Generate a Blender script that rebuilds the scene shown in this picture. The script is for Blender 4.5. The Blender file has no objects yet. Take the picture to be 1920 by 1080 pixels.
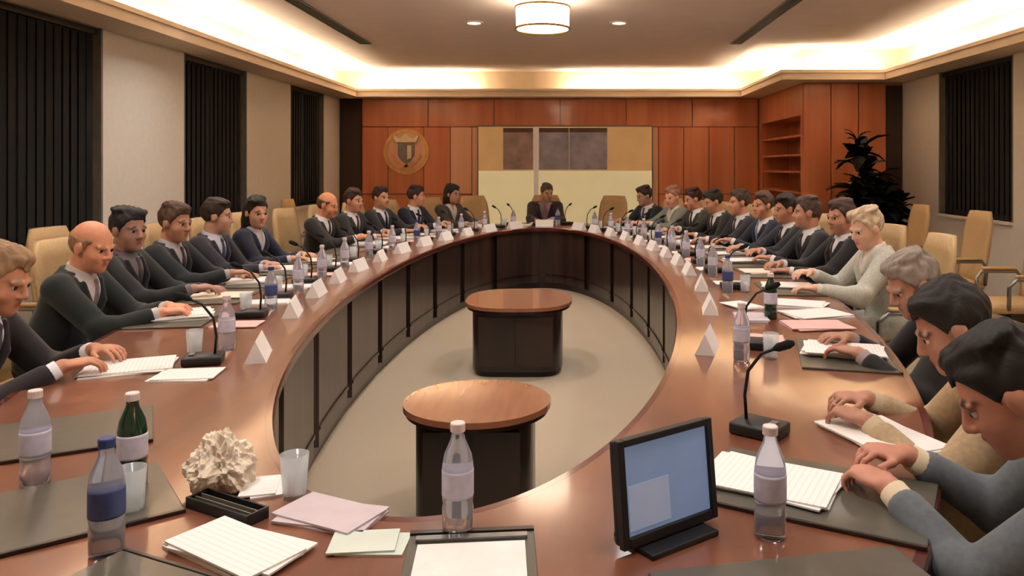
import bpy, bmesh, math, random
import numpy as np
from mathutils import Vector, Matrix

random.seed(7)
SC = bpy.context.scene
COL = SC.collection
PI = math.pi

# ------------------------------------------------------------------ camera, world, exposure
cam_d = bpy.data.cameras.new('camera')
cam_d.sensor_width = 36.0
cam_d.lens = 36.0 * 1450 / 1920
cam_d.shift_x = -110 / 1920
cam_d.shift_y = -228 / 1920
cam_d.clip_start = 0.05
cam = bpy.data.objects.new('camera', cam_d)
COL.objects.link(cam)
cam.location = (0, 0, 1.5)
cam.rotation_euler = (PI / 2, 0, 0)
SC.camera = cam

world = bpy.data.worlds.new('night')
world.use_nodes = True
world.node_tree.nodes['Background'].inputs[0].default_value = (0.01, 0.012, 0.02, 1)
world.node_tree.nodes['Background'].inputs[1].default_value = 0.3
SC.world = world
SC.view_settings.view_transform = 'Standard'
SC.view_settings.look = 'None'
SC.view_settings.gamma = 1.0
SC.view_settings.use_curve_mapping = False
SC.view_settings.exposure = 0.45

COVE = 80.0          # emission of the cove tubes
DOWN = 62.0          # watts of each recessed downlight
DOWN_IN = 1.0
PENDANT = 9.0        # emission of the pendant diffuser


# ------------------------------------------------------------------ materials
def rgb(r, g, b):
    f = lambda c: (c / 255 / 12.92) if c / 255 <= .04045 else ((c / 255 + .055) / 1.055) ** 2.4
    return (f(r), f(g), f(b))


MATS = {}


def mat(name, col, rough=.6, metal=0, var=.12, scale=12, bump=0, coat=0, trans=0, emit=None, estr=0, stretch=None, col2=None, ior=1.45, sheen=0):
    if name in MATS:
        return MATS[name]
    m = bpy.data.materials.new(name)
    m.use_nodes = True
    nt = m.node_tree
    b = nt.nodes['Principled BSDF']
    b.inputs['Roughness'].default_value = rough
    b.inputs['Metallic'].default_value = metal
    b.inputs['IOR'].default_value = ior
    b.inputs['Coat Weight'].default_value = coat
    b.inputs['Coat Roughness'].default_value = .08
    b.inputs['Transmission Weight'].default_value = trans
    b.inputs['Sheen Weight'].default_value = sheen
    tc = nt.nodes.new('ShaderNodeTexCoord')
    mp = nt.nodes.new('ShaderNodeMapping')
    if stretch:
        mp.inputs['Scale'].default_value = stretch
    nt.links.new(tc.outputs['Object'], mp.inputs[0])
    n = nt.nodes.new('ShaderNodeTexNoise')
    n.inputs['Scale'].default_value = scale
    n.inputs['Detail'].default_value = 5
    nt.links.new(mp.outputs[0], n.inputs['Vector'])
    r = nt.nodes.new('ShaderNodeValToRGB')
    c2 = col2 or tuple(c * (1 - var) for c in col)
    c1 = col if col2 else tuple(min(1, c * (1 + var)) for c in col)
    r.color_ramp.elements[0].position = .3
    r.color_ramp.elements[1].position = .7
    r.color_ramp.elements[0].color = (*c2, 1)
    r.color_ramp.elements[1].color = (*c1, 1)
    nt.links.new(n.outputs['Fac'], r.inputs[0])
    nt.links.new(r.outputs[0], b.inputs['Base Color'])
    if bump:
        bp = nt.nodes.new('ShaderNodeBump')
        bp.inputs['Strength'].default_value = bump
        bp.inputs['Distance'].default_value = .01
        nt.links.new(n.outputs['Fac'], bp.inputs['Height'])
        nt.links.new(bp.outputs[0], b.inputs['Normal'])
    if emit:
        b.inputs['Emission Color'].default_value = (*emit, 1)
        b.inputs['Emission Strength'].default_value = estr
    MATS[name] = m
    return m


def skin_mat(name, col, hair):
    m = mat(name, col, rough=.5, var=.07, scale=40, bump=.05)
    if m.get('tinted'):
        return m
    m['tinted'] = 1
    nt = m.node_tree
    b = nt.nodes['Principled BSDF']
    b.inputs['Subsurface Weight'].default_value = .0
    src = b.inputs['Base Color'].links[0].from_socket
    at = nt.nodes.new('ShaderNodeAttribute')
    at.attribute_name = 'tint'
    sep = nt.nodes.new('ShaderNodeSeparateColor')
    nt.links.new(at.outputs['Color'], sep.inputs[0])
    m1 = nt.nodes.new('ShaderNodeMix')
    m1.data_type = 'RGBA'
    nt.links.new(sep.outputs[0], m1.inputs[0])
    nt.links.new(src, m1.inputs[6])
    m1.inputs[7].default_value = (col[0] * .75, col[1] * .42, col[2] * .42, 1)
    m2 = nt.nodes.new('ShaderNodeMix')
    m2.data_type = 'RGBA'
    nt.links.new(sep.outputs[1], m2.inputs[0])
    nt.links.new(m1.outputs[2], m2.inputs[6])
    m2.inputs[7].default_value = (*hair, 1)
    nt.links.new(m2.outputs[2], b.inputs['Base Color'])
    return m


def wood(name, dark, light, rough=.3, coat=.3, scale=6, stretch=(1, 1, .06)):
    return mat(name, light, rough=rough, col2=dark, scale=scale, stretch=stretch, coat=coat, bump=0)


M_CARPET = mat('carpet_beige', rgb(176, 160, 138), .95, var=.10, scale=160, bump=.35)
M_PLASTER = mat('plaster_cream', rgb(224, 219, 210), .8, var=.03, scale=20)
M_CEIL = mat('ceiling_paint', rgb(232, 217, 210), .85, var=.03, scale=4)
M_SOFF = mat('soffit_paint', rgb(214, 196, 172), .8, var=.03, scale=8)
M_PANEL = wood('wall_veneer', rgb(176, 98, 62), rgb(206, 130, 88), .38, .25, 5)
M_PANEL2 = wood('wall_veneer_pale', rgb(206, 148, 120), rgb(224, 170, 140), .4, .2, 5)
M_DOOR = wood('door_veneer_dark', rgb(40, 24, 14), rgb(58, 36, 20), .4, .2, 5)
M_TOP = wood('tabletop_veneer', rgb(100, 58, 42), rgb(132, 82, 60), .28, .5, 14, (.6, .12, 1))
M_EDGE = wood('table_edge_wood', rgb(70, 26, 20), rgb(104, 42, 32), .25, .5, 6)
M_APRON = wood('apron_veneer', rgb(42, 30, 26), rgb(68, 51, 45), .32, .25, 6)
M_DARK = wood('dark_walnut', rgb(26, 16, 13), rgb(44, 26, 20), .35, .3, 6)
M_COFFEE = wood('side_table_top', rgb(142, 92, 68), rgb(154, 104, 78), .22, .6, 22, (1, .12, 1))
M_BLACK = mat('black_plastic', rgb(22, 22, 25), .45, var=.1)
M_RUBBER = mat('black_foam', rgb(14, 14, 15), .95, bump=.4, scale=200)
M_STEEL = mat('brushed_steel', rgb(150, 150, 150), .3, metal=1, var=.06, scale=40)
M_GREYMET = mat('grey_frame_paint', rgb(112, 108, 98), .5)
M_BLIND = mat('blind_charcoal', rgb(13, 13, 15), .95, var=.2, scale=8, stretch=(1, 1, .1))
M_GLASS = mat('night_glass', rgb(12, 14, 18), .05, var=.05, coat=.5)
M_PAPER = mat('white_paper', rgb(236, 230, 226), .8, var=.03, scale=30)
M_PRINT = mat('printed_paper', rgb(236, 230, 226), .8, var=.03, scale=30)
_nt = M_PRINT.node_tree
_w = _nt.nodes.new('ShaderNodeTexWave')
_w.bands_direction = 'Y'
_w.inputs['Scale'].default_value = 22
_w.inputs['Distortion'].default_value = 0
_tc = _nt.nodes.new('ShaderNodeTexCoord')
_nt.links.new(_tc.outputs['Object'], _w.inputs['Vector'])
_r = _nt.nodes.new('ShaderNodeValToRGB')
_r.color_ramp.elements[0].position = .78
_r.color_ramp.elements[1].position = .86
_r.color_ramp.elements[0].color = (*rgb(238, 232, 228), 1)
_r.color_ramp.elements[1].color = (*rgb(226, 220, 216), 1)
_nt.links.new(_w.outputs['Fac'], _r.inputs[0])
_nt.links.new(_r.outputs[0], _nt.nodes['Principled BSDF'].inputs['Base Color'])
M_PAPER2 = mat('cream_paper', rgb(232, 216, 196), .8, var=.05, scale=30)
M_PINK = mat('pink_paper', rgb(222, 178, 172), .8, var=.05, scale=30)
M_INK = mat('printed_grey', rgb(120, 116, 116), .8, var=.2, scale=60)
M_LEATHER = mat('beige_leather', rgb(196, 164, 118), .5, var=.08, scale=60, bump=.12)
M_PAD = mat('desk_pad_green_grey', rgb(84, 80, 70), .35, var=.08, scale=30, coat=.2)
M_BOTTLE = mat('clear_plastic', rgb(222, 224, 236), .08, var=.02, trans=.75, ior=1.3)
M_GLASSW = mat('drinking_glass', rgb(232, 236, 238), .03, var=.02, trans=.9, ior=1.35)
M_WATER = mat('still_water', rgb(226, 232, 236), .03, var=.02)
for _m, _a in ((M_GLASSW, .3), (M_WATER, .22)):
    _m.node_tree.nodes['Principled BSDF'].inputs['Transmission Weight'].default_value = 0
    _m.node_tree.nodes['Principled BSDF'].inputs['Alpha'].default_value = _a
M_LABEL = mat('bottle_label', rgb(200, 196, 214), .5, var=.08, scale=60)
M_LABELB = mat('bottle_label_blue', rgb(58, 70, 120), .5, var=.1, scale=60)
M_CAP = mat('white_cap', rgb(226, 206, 204), .45, var=.04)
M_CAPB = mat('blue_cap', rgb(44, 60, 120), .45, var=.04)
M_BGREEN = mat('green_glass', rgb(20, 48, 32), .08, var=.1, coat=.4)
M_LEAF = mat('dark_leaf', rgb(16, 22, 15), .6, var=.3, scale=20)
M_POT = mat('dark_pot', rgb(48, 36, 30), .6)
M_SOIL = mat('soil', rgb(30, 22, 16), .95, bump=.5, scale=80)
M_EYE = mat('eye_white', rgb(226, 220, 214), .2, var=.02)
M_IRIS = mat('eye_iris', rgb(40, 26, 18), .15, var=.1)
M_TUBE = mat('cove_tube_light', (1, .85, .6), .5, emit=(1.0, .85, .61), estr=COVE)
M_LAMP = mat('pendant_diffuser', (1, .9, .75), .5, emit=(1.0, .83, .62), estr=PENDANT)
M_DLAMP = mat('downlight_diffuser', (1, .95, .85), .5, emit=(1.0, .86, .68), estr=4)
M_BRASS = mat('brass', rgb(178, 138, 80), .3, metal=1, var=.1)
M_WHITE = mat('white_enamel', rgb(226, 218, 204), .5, var=.03)


# ------------------------------------------------------------------ mesh helpers
def link(name, me, parent=None, m=None, smooth=False):
    o = bpy.data.objects.new(name, me)
    COL.objects.link(o)
    if m:
        me.materials.append(m)
    if smooth:
        me.polygons.foreach_set('use_smooth', [True] * len(me.polygons))
    if parent:
        o.parent = parent
    return o


def bobj(name, bm, m, parent=None, smooth=False):
    bmesh.ops.recalc_face_normals(bm, faces=bm.faces[:])
    me = bpy.data.meshes.new(name)
    bm.to_mesh(me)
    bm.free()
    return link(name, me, parent, m, smooth)


def tag(o, label=None, cat=None, group=None, kind=None):
    if label:
        o['label'] = label
    if cat:
        o['category'] = cat
    if group:
        o['group'] = group
    if kind:
        o['kind'] = kind
    return o


def empty(name, loc, rz=0, label=None, cat=None, group=None, kind=None):
    o = bpy.data.objects.new(name, None)
    COL.objects.link(o)
    o.empty_display_size = .1
    o.location = loc
    o.rotation_euler = (0, 0, rz)
    return tag(o, label, cat, group, kind)


def NB():
    return bmesh.new()


def box(bm, lo, hi, bev=0, M=None):
    vs = [bm.verts.new((x, y, z)) for z in (lo[2], hi[2]) for y in (lo[1], hi[1]) for x in (lo[0], hi[0])]
    fs = [bm.faces.new([vs[i] for i in q]) for q in ((0, 2, 3, 1), (4, 5, 7, 6), (0, 1, 5, 4), (2, 6, 7, 3), (0, 4, 6, 2), (1, 3, 7, 5))]
    if bev:
        es = list({e for f in fs for e in f.edges})
        r = bmesh.ops.bevel(bm, geom=es, offset=bev, segments=2, affect='EDGES', profile=.5)
        vs = list({v for f in r['faces'] for v in f.verts} | {v for v in vs if v.is_valid})
    if M is not None:
        bmesh.ops.transform(bm, matrix=M, verts=vs)
    return vs


def B(name, lo, hi, m, parent=None, bev=0):
    bm = NB()
    box(bm, lo, hi, bev)
    return bobj(name, bm, m, parent)


def prism(bm, pts, z0, z1):
    a = [bm.verts.new((x, y, z0)) for x, y in pts]
    b = [bm.verts.new((x, y, z1)) for x, y in pts]
    n = len(pts)
    bm.faces.new(a[::-1])
    bm.faces.new(b)
    for i in range(n):
        bm.faces.new((a[i], a[(i + 1) % n], b[(i + 1) % n], b[i]))


def tube(bm, pts, r, n=10, caps=True):
    pts = [Vector(p) for p in pts]
    if not hasattr(r, '__len__'):
        r = [r] * len(pts)
    rings = []
    t0 = (pts[1] - pts[0]).normalized()
    up = Vector((0, 0, 1)) if abs(t0.z) < .9 else Vector((1, 0, 0))
    for i, p in enumerate(pts):
        t = (pts[min(i + 1, len(pts) - 1)] - pts[max(i - 1, 0)]).normalized()
        s = t.cross(up).normalized()
        u = s.cross(t).normalized()
        up = u
        rings.append([bm.verts.new(p + (s * math.cos(2 * PI * k / n) + u * math.sin(2 * PI * k / n)) * r[i]) for k in range(n)])
    for a, b in zip(rings, rings[1:]):
        for k in range(n):
            bm.faces.new((a[k], a[(k + 1) % n], b[(k + 1) % n], b[k]))
    if caps:
        bm.faces.new(rings[0][::-1])
        bm.faces.new(rings[-1])


def lathe(bm, prof, n=20, c=(0, 0, 0), sx=1, sy=1):
    rings = []
    for r, z in prof:
        rings.append([bm.verts.new((c[0] + sx * r * math.cos(2 * PI * k / n), c[1] + sy * r * math.sin(2 * PI * k / n), c[2] + z)) for k in range(n)])
    for a, b in zip(rings, rings[1:]):
        for k in range(n):
            bm.faces.new((a[k], a[(k + 1) % n], b[(k + 1) % n], b[k]))
    bm.faces.new(rings[0][::-1])
    bm.faces.new(rings[-1])


def copy_tree(o, parent=None):
    c = o.copy()
    COL.objects.link(c)
    c.parent = parent
    for ch in list(o.children):
        copy_tree(ch, c)
    return c


# ------------------------------------------------------------------ the room
XL, XR, YB, YF = -3.75, 4.35, 12.56, -2.6
BX, BY = 3.05, 10.16            # corner of the wall block at the back right
ZS, ZC = 2.60, 3.04             # soffit underside, ceiling

tag(B('floor', (XL - .3, YF - .2, -.1), (XR + .3, YB + .2, 0), M_CARPET), kind='structure')
tag(B('ceiling', (XL - .3, YF - .2, ZC), (XR + .3, YB + .2, ZC + .12), M_CEIL), kind='structure')
tag(B('wall_front', (XL - .3, YF - .2, 0), (XR + .3, YF, ZC), M_PLASTER), kind='structure')


def inset(d):
    return [(XL + d, YF), (XL + d, YB - d), (BX - d, YB - d), (BX - d, BY - d), (XR - d, BY - d), (XR - d, YF)]


bm = NB()
prism(bm, inset(.78), ZC - .05, ZC + .01)
tag(bobj('trim_1', bm, M_CEIL), kind='structure')


def strip(name, d0, d1, z0, z1, m):
    a, b = inset(d0), inset(d1)
    bm = NB()
    for i in range(5):
        prism(bm, [a[i], a[i + 1], b[i + 1], b[i]], z0, z1)
    return tag(bobj(name, bm, m), kind='structure')


strip('trim_2', -.02, .37, ZS, ZS + .035, M_SOFF)        # cove shelf
strip('trim_3', .335, .37, ZS + .035, ZS + .115, M_SOFF)  # cove lip
strip('trim_4', .36, .385, ZS + .085, ZS + .125, M_SOFF)  # bead on the lip

strip('trim_5', 0, .012, ZS + .036, ZC, M_SOFF)           # lining of the cove

SILL = .95


def wall_with_windows(name, x0, x1, wins, ylo, yhi):
    bm = NB()
    ys = [ylo]
    for a, b in wins:
        ys += [a, b]
    ys.append(yhi)
    for i in range(0, len(ys), 2):
        box(bm, (x0, ys[i], 0), (x1, ys[i + 1], ZC))
    for a, b in wins:
        box(bm, (x0, a, 0), (x1, b, SILL))
        box(bm, (x0, a, ZS), (x1, b, ZC))
    return tag(bobj(name, bm, M_PLASTER), kind='structure')


WL = [(-1.2, .35), (1.7, 3.25), (4.6, 6.2), (7.5, 8.96), (10.35, 11.75)]
WR = [(-1.1, .4), (1.8, 3.3), (4.7, 6.25), (7.6, 9.14)]
wall_with_windows('wall_left', XL - .3, XL, WL, YF, YB)
wall_with_windows('wall_right', XR, XR + .3, WR, YF, BY)


def window(i, xw, side, a, b):
    """side: +1 when the room lies towards +x"""
    w = empty('window_%d' % i, (xw, (a + b) / 2, SILL), kind='structure')
    L = (b - a) / 2
    H = ZS - SILL
    s = side
    x0, x1 = sorted((-s * .14, -s * .08))
    bm = NB()
    for lo, hi in (((-L, 0), (-L + .05, H)), ((L - .05, 0), (L, H)), ((-L, 0), (L, .05)), ((-L, H - .05), (L, H)), ((-.025, 0), (.025, H))):
        box(bm, (x0, lo[0], lo[1]), (x1, hi[0], hi[1]))
    bobj('window_frame', bm, M_GREYMET, w)
    for y0, y1 in ((-L + .05, -.025), (.025, L - .05)):
        B('pane', (-s * .115 - .004, y0, .05), (-s * .115 + .004, y1, H - .05), M_GLASS, w)
    bm = NB()
    for sg in (-1, 1):
        y = sg * (L - .012)
        box(bm, (min(0, -s * .08), y - .012, 0), (max(0, -s * .08), y + .012, H))
    bobj('jamb_lining', bm, M_GREYMET, w)
    xs = sorted((-s * .16, s * .04))
    B('window_sill', (xs[0], -L, -.03), (xs[1], L, .0), M_WHITE, w)
    B('blind_rail', (-s * .05 - .02, -L + .03, H - .05), (-s * .05 + .02, L - .03, H), M_BLACK, w)
    n = int((2 * L - .06) / .095)
    bm = NB()
    box(bm, (-.003, -.046, 0), (.003, .046, H - .07))
    me = bpy.data.meshes.new('slat')
    bm.to_mesh(me)
    bm.free()
    me.materials.append(M_BLIND)
    for k in range(n):
        o = link('slat', me, w)
        o.location = (-s * .05, -L + .05 + (k + .5) * (2 * L - .1) / n, .015)
        o.rotation_euler = (0, 0, .12 * s + random.uniform(-.05, .05))


k = 0
for a, b in WL:
    k += 1
    window(k, XL, 1, a, b)
for a, b in WR:
    k += 1
    window(k, XR, -1, a, b)

# back wall with its veneer panels, each a piece
wb = tag(B('wall_back', (XL - .3, YB, 0), (BX + .02, YB + .2, ZC), M_DOOR), kind='structure')


def plank(x0, x1, z0, z1, m, parent=wb, t=.035, y=YB):
    return B('panel', (x0 + .006, y - t, z0 + .006), (x1 - .006, y, z1 - .006), m, parent)


for x0, x1, m in ((-3.38, -2.96, M_PANEL), (-2.96, -2.38, M_PANEL), (-2.38, -1.95, M_PANEL), (-1.95, -1.60, M_PANEL2)):
    plank(x0, x1, 0, 1.05, M_PANEL)
    plank(x0, x1, 1.05, 2.14, m)
for x0, x1 in ((1.42, 1.83), (1.83, 2.24), (2.24, 2.65), (2.65, 3.04)):
    plank(x0, x1, 0, 1.05, M_PANEL)
    plank(x0, x1, 1.05, 2.14, M_PANEL)
for i in range(6):
    plank(-3.38 + i * 6.42 / 6, -3.38 + (i + 1) * 6.42 / 6, 2.14, ZS, M_PANEL)
for i in range(3):
    plank(-1.60 + i * 3.02 / 3, -1.60 + (i + 1) * 3.02 / 3, 0, 2.14, M_PANEL2)
d = empty('door_1', (-3.56, YB, 0), kind='structure')
B('door_leaf', (-.17, -.03, .01), (.17, -.001, 2.55), M_DOOR, d)
bm = NB()
tube(bm, [(.11, -.03, 1.02), (.11, -.075, 1.02), (.0, -.075, 1.02)], .009, 8)
bobj('door_handle', bm, M_BRASS, d)

# block of wall at the back right, with a shelved niche in its side
bm = NB()
NX = BX + .42
box(bm, (NX, BY, 0), (XR + .3, YB, ZC))
box(bm, (BX, BY, 0), (NX, BY + .10, ZC))
box(bm, (BX, YB - .25, 0), (NX, YB, ZC))
box(bm, (BX, BY + .10, 2.18), (NX, YB - .25, ZC))
box(bm, (BX, BY + .10, 0), (NX, YB - .25, .5))
blk = tag(bobj('wall_back_right', bm, M_PANEL), kind='structure')
for z in (.85, 1.13, 1.41, 1.64, 1.9):
    B('niche_shelf', (BX + .01, BY + .10, z), (NX, YB - .25, z + .028), M_PANEL, blk)
for i in range(3):
    x0, x1 = BX + i * .36, BX + (i + 1) * .36
    B('panel', (x0 + .006, BY - .03, .01), (x1 - .006, BY, 2.59), M_PANEL, blk)
d = empty('door_2', ((4.13 + XR) / 2, BY, 0), kind='structure')
B('door_leaf', (-.1, -.035, .01), (.1, -.002, 2.56), M_DOOR, d)
bm = NB()
tube(bm, [(-.07, -.035, 1.02), (-.07, -.08, 1.02), (.03, -.08, 1.02)], .009, 8)
bobj('door_handle', bm, M_BRASS, d)

tag(B('baseboard_left', (XL, YF, 0), (XL + .018, YB, .1), M_DOOR), kind='structure')
tag(B('baseboard_right', (XR - .018, YF, 0), (XR, BY, .1), M_DOOR), kind='structure')


# ------------------------------------------------------------------ lamps
def cove_tube(p, q, label, group='cove light tubes'):
    p, q = Vector(p), Vector(q)
    c = (p + q) / 2
    e = empty('cove_light', (c.x, c.y, ZS + .035), 0, label, 'light', group)
    bm = NB()
    z = .03
    tube(bm, [Vector((p.x - c.x, p.y - c.y, z)), Vector((q.x - c.x, q.y - c.y, z))], .014, 8)
    bobj('tube', bm, M_TUBE, e)
    bm = NB()
    dv = (q - p).normalized()
    nv = Vector((-dv.y, dv.x))
    for v in (p - c, q - c):
        box(bm, (v.x - .025, v.y - .025, 0), (v.x + .025, v.y + .025, .05))
    bobj('lamp_holder', bm, M_WHITE, e)


def run(x0, y0, x1, y1, n, text):
    for i in range(n):
        f0, f1 = (i + .03) / n, (i + .97) / n
        cove_tube((x0 + (x1 - x0) * f0, y0 + (y1 - y0) * f0), (x0 + (x1 - x0) * f1, y0 + (y1 - y0) * f1), text)


cd = .2
run(XL + cd, -2.3, XL + cd, YB - cd - .1, 8, 'glowing light tube in the ceiling cove along the left window wall')
run(XL + cd + .1, YB - cd, -1.42, YB - cd, 1, 'glowing cove light tube over the emblem on the back wall')
run(-.12, YB - cd, BX - cd - .1, YB - cd, 2, 'glowing cove light tube over the screen side of the back wall')
run(BX - cd, YB - cd - .15, BX - cd, BY - cd + .1, 1, 'short glowing cove light tube above the shelved niche')
run(BX - cd + .1, BY - cd, XR - cd - .1, BY - cd, 1, 'glowing cove light tube above the dark plant in the corner')
run(XR - cd, BY - cd - .1, XR - cd, -2.3, 7, 'glowing light tube in the ceiling cove along the right window wall')

ZI = ZC - .05


def pendant(x, y, label):
    e = empty('pendant_lamp', (x, y, ZI), 0, label, 'lamp')
    bm = NB()
    lathe(bm, [(.10, 0), (.10, -.02), (.02, -.03)], 20)
    bobj('ceiling_rose', bm, M_BRASS, e, True)
    bm = NB()
    tube(bm, [(0, 0, -.02), (0, 0, -.07)], .02, 8)
    bobj('stem', bm, M_BRASS, e)
    bm = NB()
    lathe(bm, [(.19, -.27), (.235, -.255), (.24, -.07), (.2, -.06)], 28)
    bobj('diffuser', bm, M_LAMP, e)
    for z in (-.075, -.262):
        bm = NB()
        ri, ro = .232, .25
        for kk in range(28):
            a0, a1 = 2 * PI * kk / 28, 2 * PI * (kk + 1) / 28
            prism(bm, [(ri * math.cos(a0), ri * math.sin(a0)), (ro * math.cos(a0), ro * math.sin(a0)), (ro * math.cos(a1), ro * math.sin(a1)), (ri * math.cos(a1), ri * math.sin(a1))], z - .008, z + .008)
        bobj('rim_ring', bm, M_BRASS, e)


pendant(-.25, 6.9, 'glowing cream drum lamp hanging over the middle of the table')
pendant(-.25, 2.4, 'glowing cream drum lamp above the near end of the table')


def downlight(x, y, label, z=ZI, power=1.0):
    e = empty('downlight', (x, y, z), 0, label, 'light', 'recessed downlights')
    bm = NB()
    for kk in range(20):
        a0, a1 = 2 * PI * kk / 20, 2 * PI * (kk + 1) / 20
        prism(bm, [(r * math.cos(a), r * math.sin(a)) for r, a in ((.07, a0), (.1, a0), (.1, a1), (.07, a1))], -.012, 0)
    bobj('trim_ring', bm, M_WHITE, e)
    bm = NB()
    lathe(bm, [(.07, -.006), (.07, 0)], 20)
    bobj('lens', bm, M_DLAMP, e)
    l = bpy.data.lights.new('downlight_bulb', 'SPOT')
    l.energy = DOWN * power
    l.color = (1, .97, .94)
    l.spot_size = 2.5
    l.spot_blend = .9
    l.shadow_soft_size = .15
    lo = bpy.data.objects.new('bulb', l)
    COL.objects.link(lo)
    lo.parent = e
    lo.location = (0, 0, -.03)


for y in (1.4, 3.6, 5.8, 8.0):
    for x, w in ((-1.0, 'left'), (.5, 'right')):
        downlight(x, y, ('small bright downlight just %s of the hanging drum lamp' if y > 7 else 'small round downlight in the ceiling nearer the camera, %s row') % w)
for y in (2.0, 4.3, 6.6):
    downlight(-2.75, y, 'small round downlight above the seats on the left side')
    downlight(2.3, y, 'small round downlight above the seats on the right side')


def air_slot(x, y0, y1, label):
    c = (y0 + y1) / 2
    e = empty('linear_air_vent', (x, c, ZI), 0, label, 'vent', 'linear ceiling vents')
    L = (y1 - y0) / 2
    bm = NB()
    for x0, x1 in ((-.07, -.055), (.055, .07)):
        box(bm, (x0, -L, -.012), (x1, L, 0))
    for a, b in ((-L, -L + .02), (L - .02, L)):
        box(bm, (-.055, a, -.012), (.055, b, 0))
    bobj('vent_frame', bm, M_GREYMET, e)
    B('vent_plenum', (-.055, -L + .02, -.003), (.055, L - .02, 0), M_BLACK, e)
    for xx in (-.028, 0, .028):
        B('vane', (xx - .004, -L + .02, -.011), (xx + .004, L - .02, -.003), M_GREYMET, e)


for i in (2,):
    air_slot(-2.48, 1.0 + i * 2.8, 3.76 + i * 2.8, 'long dark air slot in the ceiling over the left seats')
    air_slot(2.0, 1.0 + i * 2.8, 3.76 + i * 2.8, 'long dark air slot in the ceiling over the right seats')

# ------------------------------------------------------------------ conference table
CX, CY = -.35, 5.56
AI, BI, AO, BO = .97, 3.90, 1.92, 4.85
ZT = .75


def ell(th, a, b):
    return CX + a * math.cos(th), CY + b * math.sin(th)


def norm(th, a=AO, b=BO):
    nx, ny = math.cos(th) / a, math.sin(th) / b
    l = math.hypot(nx, ny)
    return nx / l, ny / l


def ring_mesh(name, prof, m, parent, n=160, t0=0, t1=2 * PI, smooth=False):
    """prof: closed loop of (offset from the inner edge, z)"""
    bm = NB()
    full = abs(t1 - t0 - 2 * PI) < 1e-6
    cnt = n if full else n + 1
    rings = []
    for i in range(cnt):
        t = t0 + (t1 - t0) * i / n
        rings.append([bm.verts.new((*ell(t, AI + o, BI + o), z)) for o, z in prof])
    for i in range(n):
        a, b = rings[i], rings[(i + 1) % cnt]
        for j in range(len(prof)):
            jj = (j + 1) % len(prof)
            bm.faces.new((a[j], b[j], b[jj], a[jj]))
    if not full:
        bm.faces.new(rings[0])
        bm.faces.new(rings[-1][::-1])
    return bobj(name, bm, m, parent, smooth)


tab = empty('conference_table', (0, 0, 0), 0, 'large oval conference table of glossy brown wood around an open middle', 'table')
ring_mesh('tabletop', [(.03, ZT - .04), (.92, ZT - .04), (.92, ZT), (.03, ZT)], M_TOP, tab)
ring_mesh('inner_edge', [(0, ZT - .035), (.006, ZT - .045), (.0295, ZT - .045), (.0295, ZT), (.006, ZT), (0, ZT - .008)], M_EDGE, tab)
ring_mesh('outer_edge', [(.9205, ZT - .045), (.944, ZT - .045), (.95, ZT - .035), (.95, ZT - .008), (.944, ZT), (.9205, ZT)], M_EDGE, tab)
ring_mesh('plinth', [(.075, 0), (.12, 0), (.12, .07), (.075, .07)], M_DARK, tab)
ring_mesh('apron_backing', [(.085, .071), (.11, .071), (.11, ZT - .046), (.085, ZT - .046)], M_DARK, tab)


def arc_ths(n, off=0):
    N = 2000
    pts = [ell(2 * PI * i / N, AI, BI) for i in range(N + 1)]
    s = [0]
    for a, b in zip(pts, pts[1:]):
        s.append(s[-1] + math.dist(a, b))
    return [float(np.interp((i + off) / n * s[-1], s, [2 * PI * j / N for j in range(N + 1)])) for i in range(n + 1)]


NP = 20
ths = arc_ths(NP)
for i in range(NP):
    a, b = ths[i], ths[i + 1]
    g = (b - a) * .075
    ring_mesh('panel', [(.05, .072), (.084, .072), (.084, ZT - .047), (.05, ZT - .047)], M_APRON, tab, 6, a + g, b - g)
    ring_mesh('panel_rail', [(.042, .16), (.0495, .16), (.0495, .18), (.042, .18)], M_DARK, tab, 6, a + g, b - g)
for i in range(14):
    t = 2 * PI * (i + .5) / 14
    x0, y0 = ell(t, AI + .125, BI + .125)
    nx, ny = norm(t)
    bm = NB()
    tx, ty = -ny, nx
    w = .02
    L = .5
    prism(bm, [(x0 - tx * w, y0 - ty * w), (x0 + tx * w, y0 + ty * w), (x0 + nx * L + tx * w, y0 + ny * L + ty * w), (x0 + nx * L - tx * w, y0 + ny * L - ty * w)], 0, ZT - .042)
    bobj('support_panel', bm, M_DARK, tab)


# two low tables in the open middle
def low_table(x, y, ax, ay, bx, by, label, power=2.0):
    e = empty('low_table', (x, y, 0), 0, label, 'table')

    def se(a, b, p, n=48):
        out = []
        for i in range(n):
            t = 2 * PI * i / n
            c, s = math.cos(t), math.sin(t)
            out.append((a * math.copysign(abs(c) ** (2 / p), c), b * math.copysign(abs(s) ** (2 / p), s)))
        return out
    bm = NB()
    prism(bm, se(ax, ay, power), .475, .5)
    bobj('top', bm, M_COFFEE, e)
    bm = NB()
    prism(bm, se(ax - .012, ay - .012, power), .455, .4745)
    bobj('top_edge', bm, M_DARK, e)
    bm = NB()
    prism(bm, se(bx, by, 5), .04, .4545)
    bobj('base', bm, M_DARK, e)
    bm = NB()
    prism(bm, se(bx - .02, by - .02, 5), 0, .0395)
    bobj('kick_plinth', bm, M_BLACK, e)
    B('base_door', (-bx * .8, -by - .012, .08), (-.005, -by + .002, .43), M_DARK, e)
    B('base_door', (.005, -by - .012, .08), (bx * .8, -by + .002, .43), M_DARK, e)


low_table(-.40, 3.32, .315, .31, .245, .2, 'low oval table with a tan top, nearer one in the open middle')
low_table(-.39, 5.88, .40, .45, .33, .40, 'low table with a tan top, farther one in the open middle', 2.6)

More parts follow.
